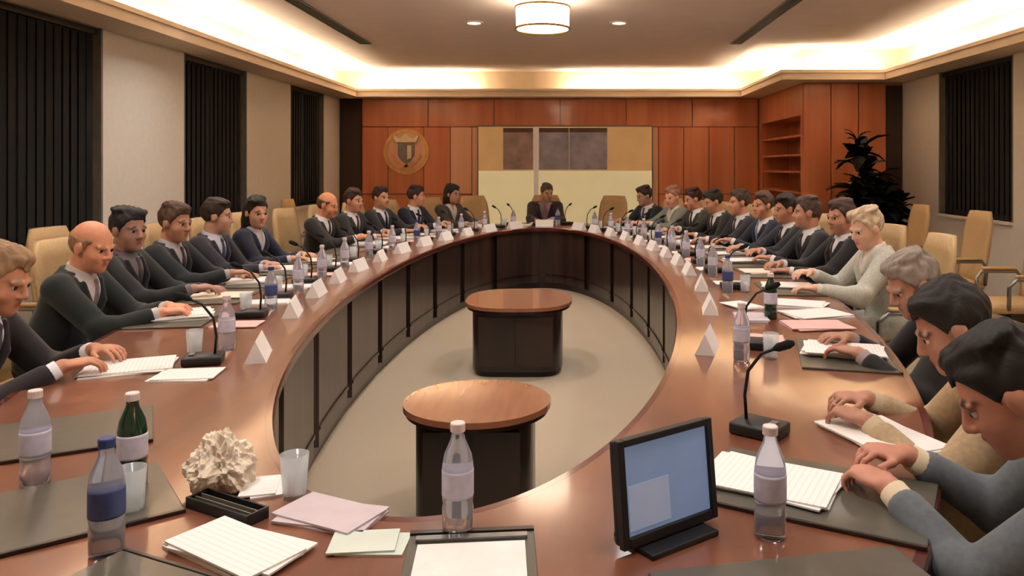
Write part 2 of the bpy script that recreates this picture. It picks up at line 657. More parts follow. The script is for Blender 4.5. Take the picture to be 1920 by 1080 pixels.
# ------------------------------------------------------------------ back wall fittings
s = empty('projection_screen', (-.09, YB - .036, .5), 0, 'wide cream projection screen showing three pictures on the back wall', 'screen')
W2 = 1.42
M_SCR = mat('screen_cream', rgb(216, 204, 158), .7, var=.05, scale=2, emit=rgb(216, 204, 158), estr=.3)
M_SCR2 = mat('screen_tan', rgb(206, 168, 116), .7, var=.08, scale=3, emit=rgb(206, 168, 116), estr=.15)
M_PIC = mat('screen_picture_grey', rgb(132, 122, 124), .7, var=.35, scale=5, emit=rgb(132, 122, 124), estr=.1)
M_PIC2 = mat('screen_picture_brown', rgb(140, 112, 98), .7, var=.3, scale=6, emit=rgb(140, 112, 98), estr=.1)
M_BAR = mat('screen_bar_light', rgb(206, 192, 178), .7, var=.04, emit=rgb(206, 192, 178), estr=.15)
M_PICD = mat('screen_picture_dark', rgb(92, 66, 52), .7, var=.2, scale=8)
B('screen_frame', (-W2, -.03, 0), (W2, -.001, 1.66), M_GREYMET, s)
B('screen_surface', (-W2 + .02, -.034, .02), (W2 - .02, -.0305, .93), M_SCR, s)
B('slide_band', (-W2 + .02, -.034, .9305), (W2 - .02, -.0305, 1.64), M_SCR2, s)
for x0, x1, m in ((-1.0, -.52, M_PIC2), (-.42, .06, M_PIC), (.07, .68, M_PIC)):
    p = B('slide_picture', (x0, -.037, .95), (x1, -.0345, 1.6), m, s)
    B('picture_heading', (x0, -.039, 1.55), (x1, -.0375, 1.62), M_PICD, p)
B('slide_bar', (-.505, -.037, .3), (-.43, -.0345, 1.64), M_BAR, s)

s = empty('wall_emblem', (-2.66, YB - .036, 1.74), 0, 'round pale emblem with blue grey shield on the orange wood wall', 'emblem')
M_EMW = mat('emblem_ivory', rgb(222, 200, 168), .5)
M_EMB = mat('emblem_blue_grey', rgb(112, 106, 104), .5)
M_EMG = mat('emblem_gold', rgb(206, 156, 88), .4, metal=.3)
bm = NB()
for kk in range(36):
    a0, a1 = 2 * PI * kk / 36, 2 * PI * (kk + 1) / 36
    vs0 = len(bm.verts)
    pts = [(r * math.cos(a), r * math.sin(a)) for r, a in ((.31, a0), (.37, a0), (.37, a1), (.31, a1))]
    a = [bm.verts.new((x, -.001, z)) for x, z in pts]
    b = [bm.verts.new((x, -.02, z)) for x, z in pts]
    bm.faces.new(a)
    bm.faces.new(b[::-1])
    for q in range(4):
        bm.faces.new((a[q], a[(q + 1) % 4], b[(q + 1) % 4], b[q]))
bobj('ring', bm, M_EMG, s)


def yprism(name, pts, y0, y1, m, parent):
    bm = NB()
    a = [bm.verts.new((x, y0, z)) for x, z in pts]
    b = [bm.verts.new((x, y1, z)) for x, z in pts]
    bm.faces.new(a)
    bm.faces.new(b[::-1])
    n = len(pts)
    for q in range(n):
        bm.faces.new((a[q], a[(q + 1) % n], b[(q + 1) % n], b[q]))
    return bobj(name, bm, m, parent)


yprism('disc', [(.309 * math.cos(2 * PI * k / 32), .309 * math.sin(2 * PI * k / 32)) for k in range(32)], -.001, -.012, M_PANEL2, s)
yprism('crown', [(-.17, .15), (.17, .15), (.21, .27), (.1, .21), (0, .29), (-.1, .21), (-.21, .27)], -.0125, -.04, M_EMW, s)
yprism('shield', [(-.13, .13), (.13, .13), (.13, -.06), (.07, -.15), (0, -.2), (-.07, -.15), (-.13, -.06)], -.0125, -.035, M_EMB, s)
yprism('shield_stripe', [(.02, .10), (.09, .10), (.09, -.10), (.02, -.13)], -.0355, -.045, M_EMW, s)
for sg in (-1, 1):
    for k in range(5):
        a = math.radians(200 + k * 17) if sg < 0 else math.radians(-20 - k * 17)
        cx_, cz_ = .235 * math.cos(a), .235 * math.sin(a)
        tx_, tz_ = -math.sin(a), math.cos(a)
        yprism('wreath_leaf', [(cx_ - tx_ * .045, cz_ - tz_ * .045), (cx_ + math.cos(a) * .03, cz_ + math.sin(a) * .03), (cx_ + tx_ * .045, cz_ + tz_ * .045), (cx_ - math.cos(a) * .03, cz_ - math.sin(a) * .03)], -.0125, -.03, M_EMG, s)

# potted plant in the right corner
pl = empty('potted_plant', (3.72, 9.45, 0), 0, 'tall dark leafy plant in a pot by the dark door at right', 'plant')
bm = NB()
lathe(bm, [(.13, 0), (.15, .02), (.19, .34), (.2, .36), (.18, .36), (.17, .33)], 24)
bobj('pot', bm, M_POT, pl, True)
bm = NB()
lathe(bm, [(.165, .31), (.165, .335)], 20)
bobj('soil', bm, M_SOIL, pl)
bm = NB()
stems = []
for i in range(7):
    a = 2 * PI * i / 7 + .3
    top = Vector((math.cos(a) * .2, math.sin(a) * .16, random.uniform(1.05, 1.35)))
    if i == 0:
        top = Vector((-.22, -.02, 1.75))
    stems.append((Vector((math.cos(a) * .05, math.sin(a) * .05, .33)), top))
    tube(bm, [stems[-1][0], (stems[-1][0] + top) / 2 + Vector((math.cos(a) * .04, math.sin(a) * .04, .05)), top], [.014, .011, .005], 6)
bobj('stem', bm, M_POT, pl)


def leaf_mesh():
    bm = NB()
    rows = [(0, .006, 0), (.05, .035, .02), (.11, .05, .03), (.17, .036, .02), (.23, .003, -.02)]
    prev = None
    for y, w, z in rows:
        r = [bm.verts.new((-w, y, z - .006)), bm.verts.new((0, y, z + .004)), bm.verts.new((w, y, z - .006))]
        if prev:
            bm.faces.new((prev[0], prev[1], r[1], r[0]))
            bm.faces.new((prev[1], prev[2], r[2], r[1]))
        prev = r
    bmesh.ops.solidify(bm, geom=bm.faces[:], thickness=.002)
    me = bpy.data.meshes.new('leaf')
    bm.to_mesh(me)
    bm.free()
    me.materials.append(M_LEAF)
    return me


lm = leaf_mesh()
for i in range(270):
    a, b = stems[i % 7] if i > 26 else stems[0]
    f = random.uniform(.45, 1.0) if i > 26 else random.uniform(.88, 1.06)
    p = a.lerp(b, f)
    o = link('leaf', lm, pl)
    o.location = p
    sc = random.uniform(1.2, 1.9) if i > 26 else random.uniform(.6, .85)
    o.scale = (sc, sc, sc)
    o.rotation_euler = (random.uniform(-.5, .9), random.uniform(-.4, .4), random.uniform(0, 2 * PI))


# ------------------------------------------------------------------ chairs
def make_chair():
    c = empty('conference_chair', (0, 0, 0))
    # faces +y; seat top .47
    bm = NB()
    box(bm, (-.215, -.25, .39), (.215, .24, .465), .03)
    bobj('seat', bm, M_LEATHER, c, True)
    bm = NB()
    n, m_ = 9, 8
    fr, bk = [], []
    for j in range(m_):
        w = j / (m_ - 1)
        z = .44 + w * .65
        half = .215 + .012 * math.sin(w * PI) - (.05 * max(0, (w - .75) / .25) ** 2)
        rowf, rowb = [], []
        for i in range(n):
            u = -1 + 2 * i / (n - 1)
            y = -.25 - .10 * w + .05 * u * u
            rowf.append(bm.verts.new((u * half, y + .035 * (1 - u ** 4), z)))
            rowb.append(bm.verts.new((u * half, y - .03, z)))
        fr.append(rowf)
        bk.append(rowb)
    for j in range(m_ - 1):
        for i in range(n - 1):
            bm.faces.new((fr[j][i], fr[j][i + 1], fr[j + 1][i + 1], fr[j + 1][i]))
            bm.faces.new((bk[j][i + 1], bk[j][i], bk[j + 1][i], bk[j + 1][i + 1]))
        bm.faces.new((fr[j][0], fr[j + 1][0], bk[j + 1][0], bk[j][0]))
        bm.faces.new((fr[j][-1], bk[j][-1], bk[j + 1][-1], fr[j + 1][-1]))
    for i in range(n - 1):
        bm.faces.new((fr[-1][i], fr[-1][i + 1], bk[-1][i + 1], bk[-1][i]))
        bm.faces.new((fr[0][i + 1], fr[0][i], bk[0][i], bk[0][i + 1]))
    bobj('backrest', bm, M_LEATHER, c, True)
    for sx in (-1, 1):
        bm = NB()
        tube(bm, [(sx * .21, -.24, .44), (sx * .245, -.24, .60), (sx * .245, -.2, .655), (sx * .245, .08, .655), (sx * .235, .13, .6), (sx * .21, .12, .42)], .016, 8)
        a = bobj('armrest', bm, M_STEEL, c, True)
        bm = NB()
        box(bm, (sx * .245 - .022, -.19, .668), (sx * .245 + .022, .08, .69), .008)
        bobj('arm_pad', bm, M_LEATHER, a, True)
    bm = NB()
    lathe(bm, [(.03, .09), (.03, .25), (.02, .25), (.02, .37), (.09, .375), (.09, .389)], 14)
    bobj('gas_column', bm, M_BLACK, c)
    for i in range(5):
        a = 2 * PI * i / 5 + .3
        bm = NB()
        tube(bm, [(0, 0, .11), (.28 * math.cos(a), .28 * math.sin(a), .07)], [.026, .015], 6)
        l = bobj('leg', bm, M_STEEL, c)
        bm = NB()
        x, y = .28 * math.cos(a), .28 * math.sin(a)
        tube(bm, [(x - .02 * math.sin(a), y + .02 * math.cos(a), .028), (x + .02 * math.sin(a), y - .02 * math.cos(a), .028)], .028, 10)
        bobj('caster', bm, M_BLACK, l)
    return c


CHAIR0 = make_chair()
chair_used = [False]


def place_chair(x, y, rz, label):
    if chair_used[0]:
        c = copy_tree(CHAIR0)
    else:
        c = CHAIR0
        chair_used[0] = True
    c.location = (x, y, 0)
    c.rotation_euler = (0, 0, rz)
    tag(c, label, 'chair', 'beige leather conference chairs')
    return c


# ------------------------------------------------------------------ people: signed distance fields meshed with surface nets
class Field:
    def __init__(s, lo, hi, h):
        s.lo = np.array(lo, np.float32)
        s.h = h
        s.n = np.ceil((np.array(hi) - s.lo) / h).astype(int) + 1
        s.D = np.full(s.n, .5, np.float32)

    def sub(s, lo, hi):
        i0 = np.clip(np.floor((np.array(lo) - s.lo) / s.h).astype(int), 0, s.n)
        i1 = np.clip(np.ceil((np.array(hi) - s.lo) / s.h).astype(int) + 1, 0, s.n)
        if (i1 <= i0).any():
            return None, None
        sl = tuple(slice(a, b) for a, b in zip(i0, i1))
        g = [(s.lo[k] + s.h * np.arange(i0[k], i1[k], dtype=np.float32)) for k in range(3)]
        return sl, (g[0][:, None, None], g[1][None, :, None], g[2][None, None, :])

    def put(s, sl, d, k, op):
        A = s.D[sl]
        if op == 'u':
            hh = np.maximum(k - np.abs(A - d), 0) / k if k > 0 else 0
            s.D[sl] = np.minimum(A, d) - hh * hh * k * .25
        elif op == 's':
            d = -d
            hh = np.maximum(k - np.abs(A - d), 0) / k if k > 0 else 0
            s.D[sl] = np.maximum(A, d) + hh * hh * k * .25

    def cone(s, a, b, ra, rb, k=.02, op='u'):
        a, b = np.array(a, float), np.array(b, float)
        m = max(ra, rb) + k + 2.5 * s.h
        sl, p = s.sub(np.minimum(a, b) - m, np.maximum(a, b) + m)
        if sl is None:
            return
        ba = b - a
        L = max(float(ba @ ba), 1e-9)
        q = [p[i] - a[i] for i in range(3)]
        t = np.clip((q[0] * ba[0] + q[1] * ba[1] + q[2] * ba[2]) / L, 0, 1)
        d = np.sqrt((q[0] - t * ba[0]) ** 2 + (q[1] - t * ba[1]) ** 2 + (q[2] - t * ba[2]) ** 2) - (ra + (rb - ra) * t)
        s.put(sl, d.astype(np.float32), k, op)

    def ell(s, c, r, R=None, k=.02, op='u'):
        c = np.array(c, float)
        m = max(r) + k + 2.5 * s.h
        sl, p = s.sub(c - m, c + m)
        if sl is None:
            return
        q = [p[i] - c[i] for i in range(3)]
        if R is not None:
            q = [q[0] * R[0][i] + q[1] * R[1][i] + q[2] * R[2][i] for i in range(3)]   # transpose(R) @ q
        k0 = np.sqrt((q[0] / r[0]) ** 2 + (q[1] / r[1]) ** 2 + (q[2] / r[2]) ** 2)
        k1 = np.sqrt((q[0] / r[0] ** 2) ** 2 + (q[1] / r[1] ** 2) ** 2 + (q[2] / r[2] ** 2) ** 2) + 1e-9
        s.put(sl, (k0 * (k0 - 1) / k1).astype(np.float32), k, op)

    def frame(s, o, R):
        """coordinates of the whole grid in a rotated frame"""
        sl, p = s.sub(s.lo, s.lo + s.h * (s.n - 1))
        q = [p[i] - o[i] for i in range(3)]
        return [q[0] * R[0][i] + q[1] * R[1][i] + q[2] * R[2][i] for i in range(3)]

    def cut(s, d):            # subtract field d
        s.D = np.maximum(s.D, -d).astype(np.float32)

    def keep(s, d):           # intersect with field d
        s.D = np.maximum(s.D, d).astype(np.float32)

    def mesh(s, name, smooth=2):
        D = np.pad(s.D, 1, constant_values=.5)
        S = D < 0
        n = np.array(D.shape) - 1
        cnt = np.zeros(n, np.int8)
        for i in (0, 1):
            for j in (0, 1):
                for k in (0, 1):
                    cnt += S[i:i + n[0], j:j + n[1], k:k + n[2]]
        act = (cnt > 0) & (cnt < 8)
        I = np.argwhere(act)
        if not len(I):
            return None
        idm = np.full(n, -1, np.int32)
        idm[act] = np.arange(len(I))
        acc = np.zeros((len(I), 3), np.float32)
        num = np.zeros(len(I), np.float32)
        corners = [(i, j, k) for i in (0, 1) for j in (0, 1) for k in (0, 1)]
        vals = {c: D[I[:, 0] + c[0], I[:, 1] + c[1], I[:, 2] + c[2]] for c in corners}
        for c in corners:
            for ax in range(3):
                if c[ax]:
                    continue
                e = list(c)
                e[ax] = 1
                a, b = vals[c], vals[tuple(e)]
                m = (a < 0) != (b < 0)
                t = np.where(m, a / np.where(m, a - b, 1), 0)
                for q in range(3):
                    acc[:, q] += np.where(m, (t if q == ax else c[q]), 0)
                num += m
        V = (I + acc / num[:, None] - 1) * s.h + s.lo
        quads = []
        for ax in range(3):
            u, v = (ax + 1) % 3, (ax + 2) % 3
            a = [slice(None)] * 3
            b = [slice(None)] * 3
            a[ax], b[ax] = slice(0, -1), slice(1, None)
            A, Bq = S[tuple(a)], S[tuple(b)]
            E = np.argwhere(A != Bq)
            E = E[(E[:, u] > 0) & (E[:, v] > 0) & (E[:, u] < n[u]) & (E[:, v] < n[v])]
            flip = A[E[:, 0], E[:, 1], E[:, 2]]
            cs = []
            for du, dv in ((1, 1), (0, 1), (0, 0), (1, 0)):
                c = E.copy()
                c[:, u] -= du
                c[:, v] -= dv
                cs.append(idm[c[:, 0], c[:, 1], c[:, 2]])
            Q = np.stack(cs, 1)
            Q[~flip] = Q[~flip][:, ::-1]
            quads.append(Q)
        Q = np.concatenate(quads)
        Q = Q[(Q >= 0).all(1)]
        for _ in range(smooth):     # light relaxation removes the grid steps
            sm = np.zeros_like(V)
            ct = np.zeros(len(V))
            for i in range(4):
                for j in ((i + 1) % 4,):
                    np.add.at(sm, Q[:, i], V[Q[:, j]])
                    np.add.at(sm, Q[:, j], V[Q[:, i]])
                    np.add.at(ct, Q[:, i], 1)
                    np.add.at(ct, Q[:, j], 1)
            V = V * .5 + .5 * sm / np.maximum(ct, 1)[:, None]
        me = bpy.data.meshes.new(name)
        me.vertices.add(len(V))
        me.vertices.foreach_set('co', V.astype(np.float32).ravel())
        me.loops.add(len(Q) * 4)
        me.loops.foreach_set('vertex_index', Q.astype(np.int32).ravel())
        me.polygons.add(len(Q))
        me.polygons.foreach_set('loop_start', np.arange(0, len(Q) * 4, 4, dtype=np.int32))
        me.polygons.foreach_set('use_smooth', np.ones(len(Q), bool))
        me.update(calc_edges=True)
        me.validate()
        return me


def rotx(a):
    c, s = math.cos(a), math.sin(a)
    return np.array([[1, 0, 0], [0, c, -s], [0, s, c]])


def rotz(a):
    c, s = math.cos(a), math.sin(a)
    return np.array([[c, -s, 0], [s, c, 0], [0, 0, 1]])


def nrm(v):
    v = np.array(v, float)
    return v / np.linalg.norm(v)


def eye_mesh():
    bm = NB()
    bmesh.ops.create_uvsphere(bm, u_segments=14, v_segments=10, radius=.0118)
    bmesh.ops.rotate(bm, verts=bm.verts[:], matrix=Matrix.Rotation(-PI / 2, 3, 'X'))
    me = bpy.data.meshes.new('eye')
    for f in bm.faces:
        f.smooth = True
        if f.calc_center_median().y > .0082:
            f.material_index = 1
    bm.to_mesh(me)
    bm.free()
    me.materials.append(M_EYE)
    me.materials.append(M_IRIS)
    return me


EYE = None


def person(x, y, rz, label, group=None, h=.010, lean=.12, hpitch=.1, hyaw=0., twist=0., hl=(-.12, .46, .785), hr=(.12, .46, .785),
           skin=(196, 138, 108), hair=(40, 28, 22), style='short', suit=(30, 30, 34), shirt=(214, 212, 212), tie=(60, 30, 34),
           female=False, curl=.35, glasses=False, fat=1.0, open_shirt=False):
    global EYE
    root = empty('person', (x, y, 0), rz, label, 'person', group)
    skin = tuple(int(c * .58 + d * .42) for c, d in zip(skin, (230, 172, 142)))
    if max(hair) < 125:
        hair = tuple(int(c * .72) for c in hair)
    t = np.array([0, math.sin(lean), math.cos(lean)])
    f = np.array([0, math.cos(lean), -math.sin(lean)])
    X = np.array([1., 0, 0])
    Rt = np.stack([X, f, t], 1)                      # columns are the torso axes
    P = np.array([0, 0, .545])
    tp = lambda u, v, w: P + u * X + v * f + w * t
    sw = .165 if female else .185
    N = tp(0, -.005, .475)
    Rh = rotz(hyaw) @ rotx(-hpitch)
    Hc = N + t * .018 + Rh @ np.array([0, .035, .112])
    hd = lambda q: Hc + Rh @ np.array(q, float)
    SH = {-1: tp(-sw, 0, .405), 1: tp(sw, 0, .405)}
    WR_ = {-1: np.array(hl, float), 1: np.array(hr, float)}
    UA, FA = .285, .25
    EL = {}
    for sg in (-1, 1):
        S, W = SH[sg], WR_[sg]
        dv = W - S
        L = np.linalg.norm(dv)
        if L > (UA + FA) * .985:
            W = S + dv / L * (UA + FA) * .985
            WR_[sg] = W
            dv = W - S
            L = np.linalg.norm(dv)
        aa = (UA ** 2 - FA ** 2 + L * L) / (2 * L)
        hh = math.sqrt(max(UA ** 2 - aa * aa, 0))
        dn = dv / L
        hint = np.array([sg * .5, -.3, -.8])
        hint = nrm(hint - dn * (hint @ dn))
        EL[sg] = S + dn * aa + hint * hh
    lo = np.array([-.5, -.24, .28])
    hi = np.array([.5, .80, 1.36])
    allp = np.array([WR_[-1], WR_[1], EL[-1], EL[1], Hc])
    lo = np.minimum(lo, allp.min(0) - .2)
    lo[2] = .40
    hi = np.maximum(allp.max(0) + .22, [.3, .2, 1.0])
    lo = np.array([min(allp[:, 0].min() - .22, -.3), -.22, .42])

    # ---- skin: head, neck, trunk, arms and hands in one surface
    F = Field(lo, hi, h)
    F.ell(tp(0, .0, .03), (.145 * fat, .10 * fat, .11), Rt, .03)
    F.ell(tp(0, .0, .18), (.13 * fat, .095 * fat, .15), Rt, .04)
    F.ell(tp(0, .0, .34), (.145, .095, .14), Rt, .04)
    F.cone(tp(-sw + .03, 0, .405), tp(sw - .03, 0, .405), .048, .048, .03)
    F.cone(tp(0, -.005, .40), hd((0, -.03, -.07)), .058 if not female else .048, .054 if not female else .045, .03)
    for sg in (-1, 1):
        F.cone(SH[sg], EL[sg], .046, .038, .02)
        F.cone(EL[sg], WR_[sg], .038, .026, .015)
    F.ell(hd((0, -.015, .03)), (.075, .095, .088), Rh, .01)
    F.ell(hd((0, .025, -.028)), (.062, .064, .083), Rh, .025)
    F.ell(hd((0, .034, -.075)), (.047, .05, .040), Rh, .03)
    F.ell(hd((0, .070, -.098)), (.020, .018, .017), Rh, .025)
    for sg in (-1, 1):
        F.ell(hd((sg * .038, .056, -.032)), (.024, .024, .024), Rh, .025)
        F.ell(hd((sg * .032, .096, .003)), (.018, .018, .014), Rh, .014, 's')
        F.ell(hd((sg * .078, -.006, -.006)), (.011, .022, .034), Rh, .008)
        F.ell(hd((sg * .013, .096, -.034)), (.009, .010, .008), Rh, .006)
        F.cone(hd((sg * .020, .0835, .0115)), hd((sg * .044, .0785, .0105)), .0055, .005, .003)
        F.cone(hd((sg * .018, .0875, .019)), hd((sg * .050, .076, .021)), .008, .007, .010)
    F.cone(hd((0, .084, .014)), hd((0, .106, -.028)), .008, .0125, .010)
    F.cone(hd((-.019, .083, -.0605)), hd((0, .0905, -.058)), .004, .0065, .006)
    F.cone(hd((.019, .083, -.0605)), hd((0, .0905, -.058)), .004, .0065, .006)
    F.cone(hd((-.015, .083, -.071)), hd((.015, .083, -.071)), .0065, .0065, .006)
    for sg in (-1, 1):
        W, E = WR_[sg], EL[sg]
        hdv = nrm(W - E)
        hdv = nrm(hdv * np.array([1, 1, .25]) + np.array([0, .15, -.02]))
        side = nrm(np.cross(hdv, [0, 0, 1])) * sg * -1     # towards the thumb
        pn = np.cross(hdv, side)
        if pn[2] > 0:
            pn = -pn
        Rp = np.stack([side, hdv, pn], 1)
        F.ell(W + hdv * .05, (.040, .054, .017), Rp, .015)
        for i, L in enumerate((.066, .074, .069, .055)):
            off = (1.5 - i) * .021
            d0 = nrm(hdv + side * (1.5 - i) * .09)
            p = W + hdv * (.088 - .004 * abs(i - 1.2)) + side * off
            ang = .12
            for j, (fr, rr) in enumerate(((.45, .0088), (.31, .008), (.24, .0072))):
                ang += curl * (1.0 + .12 * i)
                dd = d0 * math.cos(ang) + pn * math.sin(ang)
                q = p + dd * L * fr
                F.cone(p, q, rr if h < .007 else rr * 1.15, rr * .93 if h < .007 else rr * 1.05, .003)
                p = q
        p = W + hdv * .028 + side * .026
        d0 = nrm(hdv * .62 + side * .75 + pn * .25)
        q = p + d0 * .035
        F.cone(p, q, .0125, .0105, .010)
        d1 = nrm(hdv * .9 + side * .35 + pn * .3)
        F.cone(q, q + d1 * .032, .0105, .0085, .003)
    me = F.mesh('body')
    co = np.empty(len(me.vertices) * 3, np.float32)
    me.vertices.foreach_get('co', co)
    q = (co.reshape(-1, 3) - Hc) @ Rh
    lips = np.exp(-((q[:, 0] / .017) ** 4 + ((q[:, 2] + .065) / .011) ** 4)) * (q[:, 1] > .076)
    bz = .030 - .010 * (np.abs(q[:, 0]) / .05) ** 2
    brow = np.exp(-(((np.abs(q[:, 0]) - .034) / .019) ** 4 + ((q[:, 2] - bz) / .0055) ** 4)) * (q[:, 1] > .05)
    colr = np.zeros((len(q), 4), np.float32)
    colr[:, 0], colr[:, 1], colr[:, 3] = lips, brow, 1
    at = me.color_attributes.new('tint', 'FLOAT_COLOR', 'POINT')
    at.data.foreach_set('color', colr.ravel())
    link('body', me, root, skin_mat('skin_%d_%d' % (skin[0], hair[0]), rgb(*skin), rgb(*hair)))
    if EYE is None:
        EYE = eye_mesh()
    for sg in (-1, 1):
        o = link('eye', EYE, root)
        o.location = hd((sg * .032, .0752, .002))
        o.rotation_euler = Matrix(Rh.tolist()).to_euler()

    # ---- hair
    if style != 'none':
        F = Field(Hc - np.array([.15, .17, .30 if style == 'long' else .15]), Hc + .16, max(h * .8, .006))
        q = F.frame(Hc, Rh)
        if style == 'balding':
            F.ell(hd((0, -.018, .02)), (.081, .100, .088), Rh, .01)
            F.cut(np.maximum(.042 - q[2], -.085 - q[1]))                    # bare crown
        else:
            F.ell(hd((0, -.017, .035)), (.084, .105, .094), Rh, .01)
            pr = random.Random(int(abs(x * 131 + y * 57)))
            px_ = pr.choice((-1, 1)) * pr.uniform(.008, .028)
            F.ell(hd((px_, .030, .098)), (.056, .05, .026), Rh, .02)          # brushed-up front
            F.ell(hd((-px_, -.03, .112)), (.06, .06, .022), Rh, .02)
        if style == 'long':
            F.ell(hd((0, -.045, -.07)), (.092, .065, .13), Rh, .04)
        if style == 'bun':
            F.ell(hd((0, -.12, .03)), (.04, .035, .04), Rh, .015)
        D = np.maximum(q[2] - .060 - .25 * np.abs(q[0]) - .006 * np.sin(q[0] * 120 + x * 9), .022 - q[1] + .6 * np.maximum(q[2] - .0, 0))
        F.cut(D)                                                            # face
        if style != 'long':
            F.keep(-.052 - q[2])
            F.cut(np.maximum(np.maximum(q[2] - .012, np.abs(q[1] + .004) - .024), .05 - np.abs(q[0])))  # around the ears
        F.D = F.D + (.0022 * np.sin(q[0] * 210 + 5 * np.sin(q[1] * 38 + x) + 40 * q[2]) + .0017 * np.sin(q[1] * 70 + q[2] * 95 + 3 * np.sin(q[0] * 60))).astype(np.float32)
        hm = F.mesh('hair', 1)
        if hm:
            link('hair', hm, root, mat('hair_%d_%d' % (hair[0], hair[2]), rgb(*hair), .65, var=.4, scale=90, stretch=(1, .2, .2), bump=.5))

    # ---- shirt
    hs = max(h, .007)
    F = Field([-.3, -.22, .5], [.3, max(.5, N[1] + .2), N[2] + .12], hs)
    F.ell(tp(0, .004, .34), (.150, .104, .145), Rt, .02)
    F.ell(tp(0, .006, .20), (.138 * fat, .106 * fat, .15), Rt, .03)
    F.cone(tp(-sw + .05, 0, .40), tp(sw - .05, 0, .40), .05, .05, .03)
    q = F.frame(P, Rt)
    nn = nrm(hd((0, -.03, -.07)) - tp(0, -.005, .40))
    F.cone(tp(0, 0, .40), tp(0, 0, .40) + nn * .10, .071, .066, .02)
    F.keep(q[2] - .490 + .22 * q[1])
    F.keep(.08 - q[2])
    if open_shirt or female:
        F.cut(np.maximum(np.maximum(np.abs(q[0]) - .004 - .3 * np.maximum(q[2] - .37, 0), .37 - q[2]), .03 - q[1]))
    sm_ = F.mesh('shirt', 1)
    M_S = mat('shirt_%d_%d_%d' % shirt, rgb(*shirt), .75, var=.04, scale=30)
    link('shirt', sm_, root, M_S)
    for sg in (-1, 1):
        bm = NB()
        dn = (EL[sg] - WR_[sg]) / np.linalg.norm(EL[sg] - WR_[sg])
        a = WR_[sg] + dn * .0
        tube(bm, [Vector(a + dn * .012), Vector(a + dn * .09)], [.0315, .034], 14)
        bobj('cuff', bm, M_S, root, True)

    # ---- tie
    if tie and not female and not open_shirt:
        F = Field([-.09, -.05, .6], [.09, max(.45, N[1] + .2), N[2] + .06], .006)
        F.ell(tp(0, .004, .34), (.157, .111, .152), Rt, .02)
        F.ell(tp(0, .006, .20), (.145 * fat, .113 * fat, .157), Rt, .03)
        q = F.frame(P, Rt)
        wd = np.clip(.013 + (.45 - q[2]) * .09, .013, .034)
        F.keep(np.abs(q[0]) - wd)
        F.keep(q[2] - .45)
        F.keep(.12 - q[2])
        F.keep(.02 - q[1])
        F.ell(tp(0, .075, .437), (.019, .02, .02), Rt, .005)
        m_ = F.mesh('tie', 1)
        if m_:
            link('tie', m_, root, mat('tie_%d_%d' % (tie[0], tie[2]), rgb(*tie), .5, var=.2, scale=80))

    # ---- jacket
    hj = max(h * 1.25, .0075)
    F = Field(lo - .02, [hi[0], max(EL[-1][1], EL[1][1], WR_[-1][1], WR_[1][1], .25) + .1, N[2] + .1], hj)
    F.ell(tp(0, .0, .02), (.178 * fat, .135 * fat, .125), Rt, .03)
    F.ell(tp(0, .002, .19), (.160 * fat, .122 * fat, .165), Rt, .05)
    F.ell(tp(0, .0, .34), (.172, .120, .145), Rt, .05)
    F.cone(tp(-sw + .03, -.005, .405), tp(sw - .03, -.005, .405), .063, .063, .03)
    F.cone(tp(0, -.03, .40), tp(0, -.025, .455), .075, .066, .03)
    for sg in (-1, 1):
        F.cone(SH[sg], EL[sg], .066, .056, .03)
        F.cone(EL[sg], WR_[sg] + nrm(EL[sg] - WR_[sg]) * .062, .056, .041, .02)
        # creases at the elbow
        mid = EL[sg]
        F.cone(mid + [0, .03, .03], mid + [sg * .03, -.02, .03], .045, .04, .02)
    q = F.frame(P, Rt)
    bot = .17 if not female else .24
    hw = .006 + .34 * np.maximum(q[2] - bot, 0)
    F.cut(np.maximum(np.maximum(np.abs(q[0]) - hw, bot - q[2]), np.abs(q[1] - .09) - .075))
    nk = tp(0, .005, .40)
    F.cone(nk, nk + nn * .16, .070, .072, .004, 's')
    for sg in (-1, 1):      # lapels
        F.cone(tp(sg * .088, .062, .435), tp(sg * .072, .112, .345), .015, .019, .002)
        F.cone(tp(sg * .072, .112, .345), tp(sg * .016, .126, bot), .019, .009, .002)
    F.cut(np.maximum(np.maximum(.475 - q[2], np.abs(q[0]) - .12), np.abs(q[1]) - .15))
    link('jacket', F.mesh('jacket', 2), root, mat('cloth_%d_%d_%d' % suit, rgb(*suit), .85, var=.12, scale=70, bump=.08, sheen=.15))
    bm = NB()
    c = tp(0, .118 * fat + .004, .12)
    tube(bm, [Vector(c), Vector(c + f * .006)], .011, 10)
    bobj('button', bm, M_BLACK, root)

    # ---- trousers and shoes
    F = Field([-.28, -.2, .06], [.28, .62, .66], .013)
    F.ell((0, -.01, .55), (.165 * fat, .13, .10), None, .03)
    for sg in (-1, 1):
        F.cone((sg * .085, 0, .545), (sg * .11, .40, .515), .085, .065, .03)
        F.cone((sg * .11, .40, .51), (sg * .12, .40, .12), .065, .05, .03)
    link('trousers', F.mesh('trousers', 1), root, mat('trouser_%d_%d_%d' % suit, tuple(c * .85 for c in rgb(*suit)), .85, var=.1, scale=70))
    for sg in (-1, 1):
        F = Field([sg * .12 - .08, .3, -.01], [sg * .12 + .08, .7, .16], .011)
        F.cone((sg * .12, .40, .055), (sg * .125, .58, .042), .05, .042, .02)
        F.D = np.maximum(F.D, (.004 - F.frame((0, 0, 0), np.eye(3))[2])).astype(np.float32)
        link('shoe', F.mesh('shoe', 1), root, M_BLACK)
